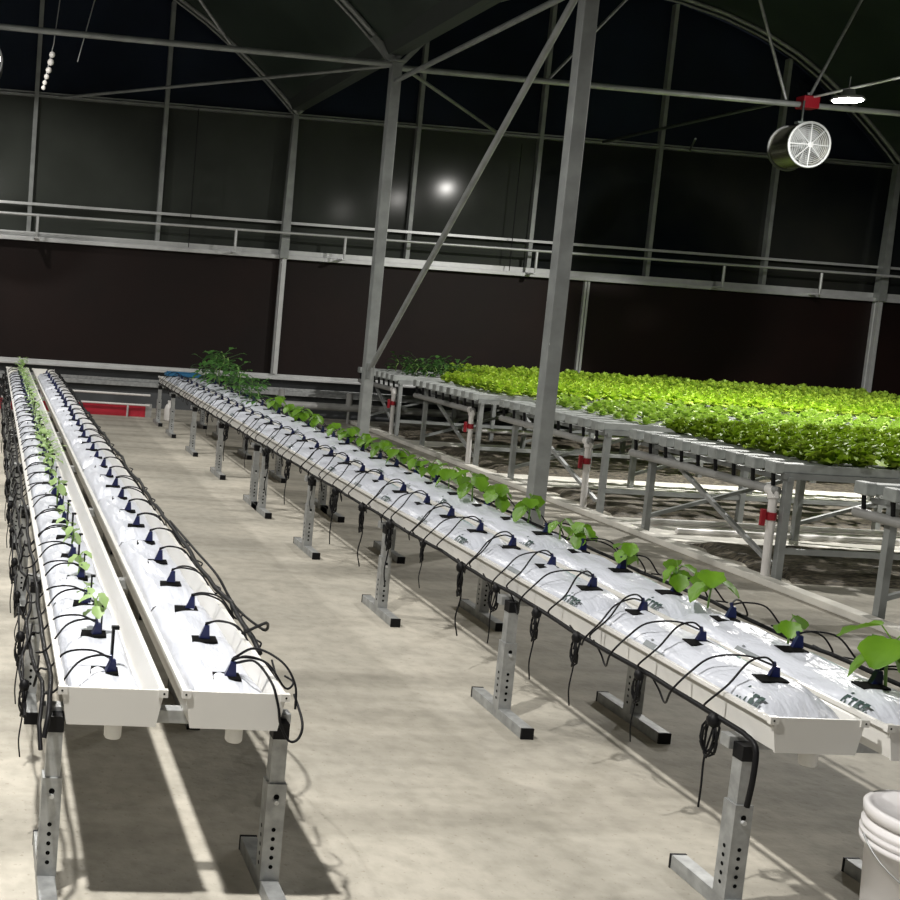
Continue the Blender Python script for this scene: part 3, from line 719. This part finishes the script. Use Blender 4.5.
for ci,y in enumerate(YS[1]):
    for k in range(12):
        x=5.42+k*.225+rnd.uniform(-.02,.02)
        fr[rnd.randrange(4)].place((x,y+rnd.uniform(-.01,.01),PZ),rnd.uniform(0,6.28),rnd.uniform(.9,1.15),'dense frilly dark green lettuce in the nearest planted bench','frilly lettuces on the nearest planted bench')
for ci,y in enumerate(YS[2]):
    for k in range(20):
        if rnd.random()<.06: continue
        x=5.45+k*.2+rnd.uniform(-.02,.02)
        yg[rnd.randrange(4)].place((x,y,PZ),rnd.uniform(0,6.28),rnd.uniform(.8,1.35),'small sparse lettuce seedling in the second planted bench, white channel showing around it','lettuce seedlings on the second planted bench')
cnt=0; rest=[]
for bi in (3,4):
    for ci,y in enumerate(YS[bi]):
        nk={3:26,4:31}[bi]
        for k in range(nk):
            x=5.42+k*.232+rnd.uniform(-.03,.03)
            if bi==4 and x<6.2: continue
            sc=rnd.uniform(.85,1.15); rz=rnd.uniform(0,6.28)
            if cnt<300:
                br[rnd.randrange(4)].place((x,y,PZ),rz,sc,'bright yellow-green lettuce head in the tall rows towards the back wall','bright lettuces on the far benches'); cnt+=1
            else: rest.append((x,y,PZ,rz,sc))
mb=MB(); src=[head(i+30,0,.135,.25,16,.13,(3,3)) for i in range(3)]
for i,(x,y,z,rz,sc) in enumerate(rest):
    s=src[i%3]; c,sn=math.cos(rz)*sc,math.sin(rz)*sc; o_=len(mb.v)
    mb.v+=[(x+v[0]*c-v[1]*sn,y+v[0]*sn+v[1]*c,z+v[2]*sc) for v in s.v]; mb.f+=[tuple(o_+q for q in f) for f in s.f]; mb.mi+=[0]*len(s.f); mb.sm+=[True]*len(s.f)
tag(build('lettuce_bed',mb,M['leafy']),'mass of bright lettuce farthest back against the wall','lettuce',kind='stuff')
hp=[Proto(vine(i,M['vine'],.09,.16,16,'herb_plant')) for i in (61,62)]; index()
i=0
for y in YS[4][:6:1]:
    for k in range(3):
        hp[i%2].place((5.42+k*.26+rnd.uniform(-.04,.04),y,PZ),rnd.uniform(0,6.28),rnd.uniform(.8,1.2),'thin dark leafy herb at the left end of the farthest bench','dark herbs on the farthest bench'); i+=1

# ------------------------------------------------------------------ world, camera
w=bpy.data.worlds.new('night'); SC.world=w; w.use_nodes=True
w.node_tree.nodes['Background'].inputs[0].default_value=(.35,.42,.55,1); w.node_tree.nodes['Background'].inputs[1].default_value=.015
def rows(yaw,pitch,roll):
    cy,sy,cp_,sp=math.cos(yaw),math.sin(yaw),math.cos(pitch),math.sin(pitch)
    f=Vector((sy*cp_,cy*cp_,-sp)); r=Vector((cy,-sy,0)); d=f.cross(r); c,s=math.cos(roll),math.sin(roll)
    return c*r+s*d, -s*r+c*d, f
CR=dict(f=1157.7121,cx=95.0132,cy=404.5282,yaw=0.094845,pitch=0.097990,roll=-0.068155,h=1.582036)
r_,d_,f_=rows(CR['yaw'],CR['pitch'],CR['roll'])
cam=bpy.data.cameras.new('camera'); co=bpy.data.objects.new('camera',cam); COL.objects.link(co); SC.camera=co
co.matrix_world=Matrix(((r_.x,-d_.x,-f_.x,0),(r_.y,-d_.y,-f_.y,0),(r_.z,-d_.z,-f_.z,CR['h']),(0,0,0,1)))
cam.sensor_width=36; cam.lens=36*CR['f']/900; cam.shift_x=(450-CR['cx'])/900; cam.shift_y=(CR['cy']-450)/900; cam.clip_end=200
SC.view_settings.view_transform='Standard'; SC.view_settings.look='None'; SC.view_settings.gamma=1; SC.view_settings.exposure=0
SC.view_settings.use_curve_mapping=False
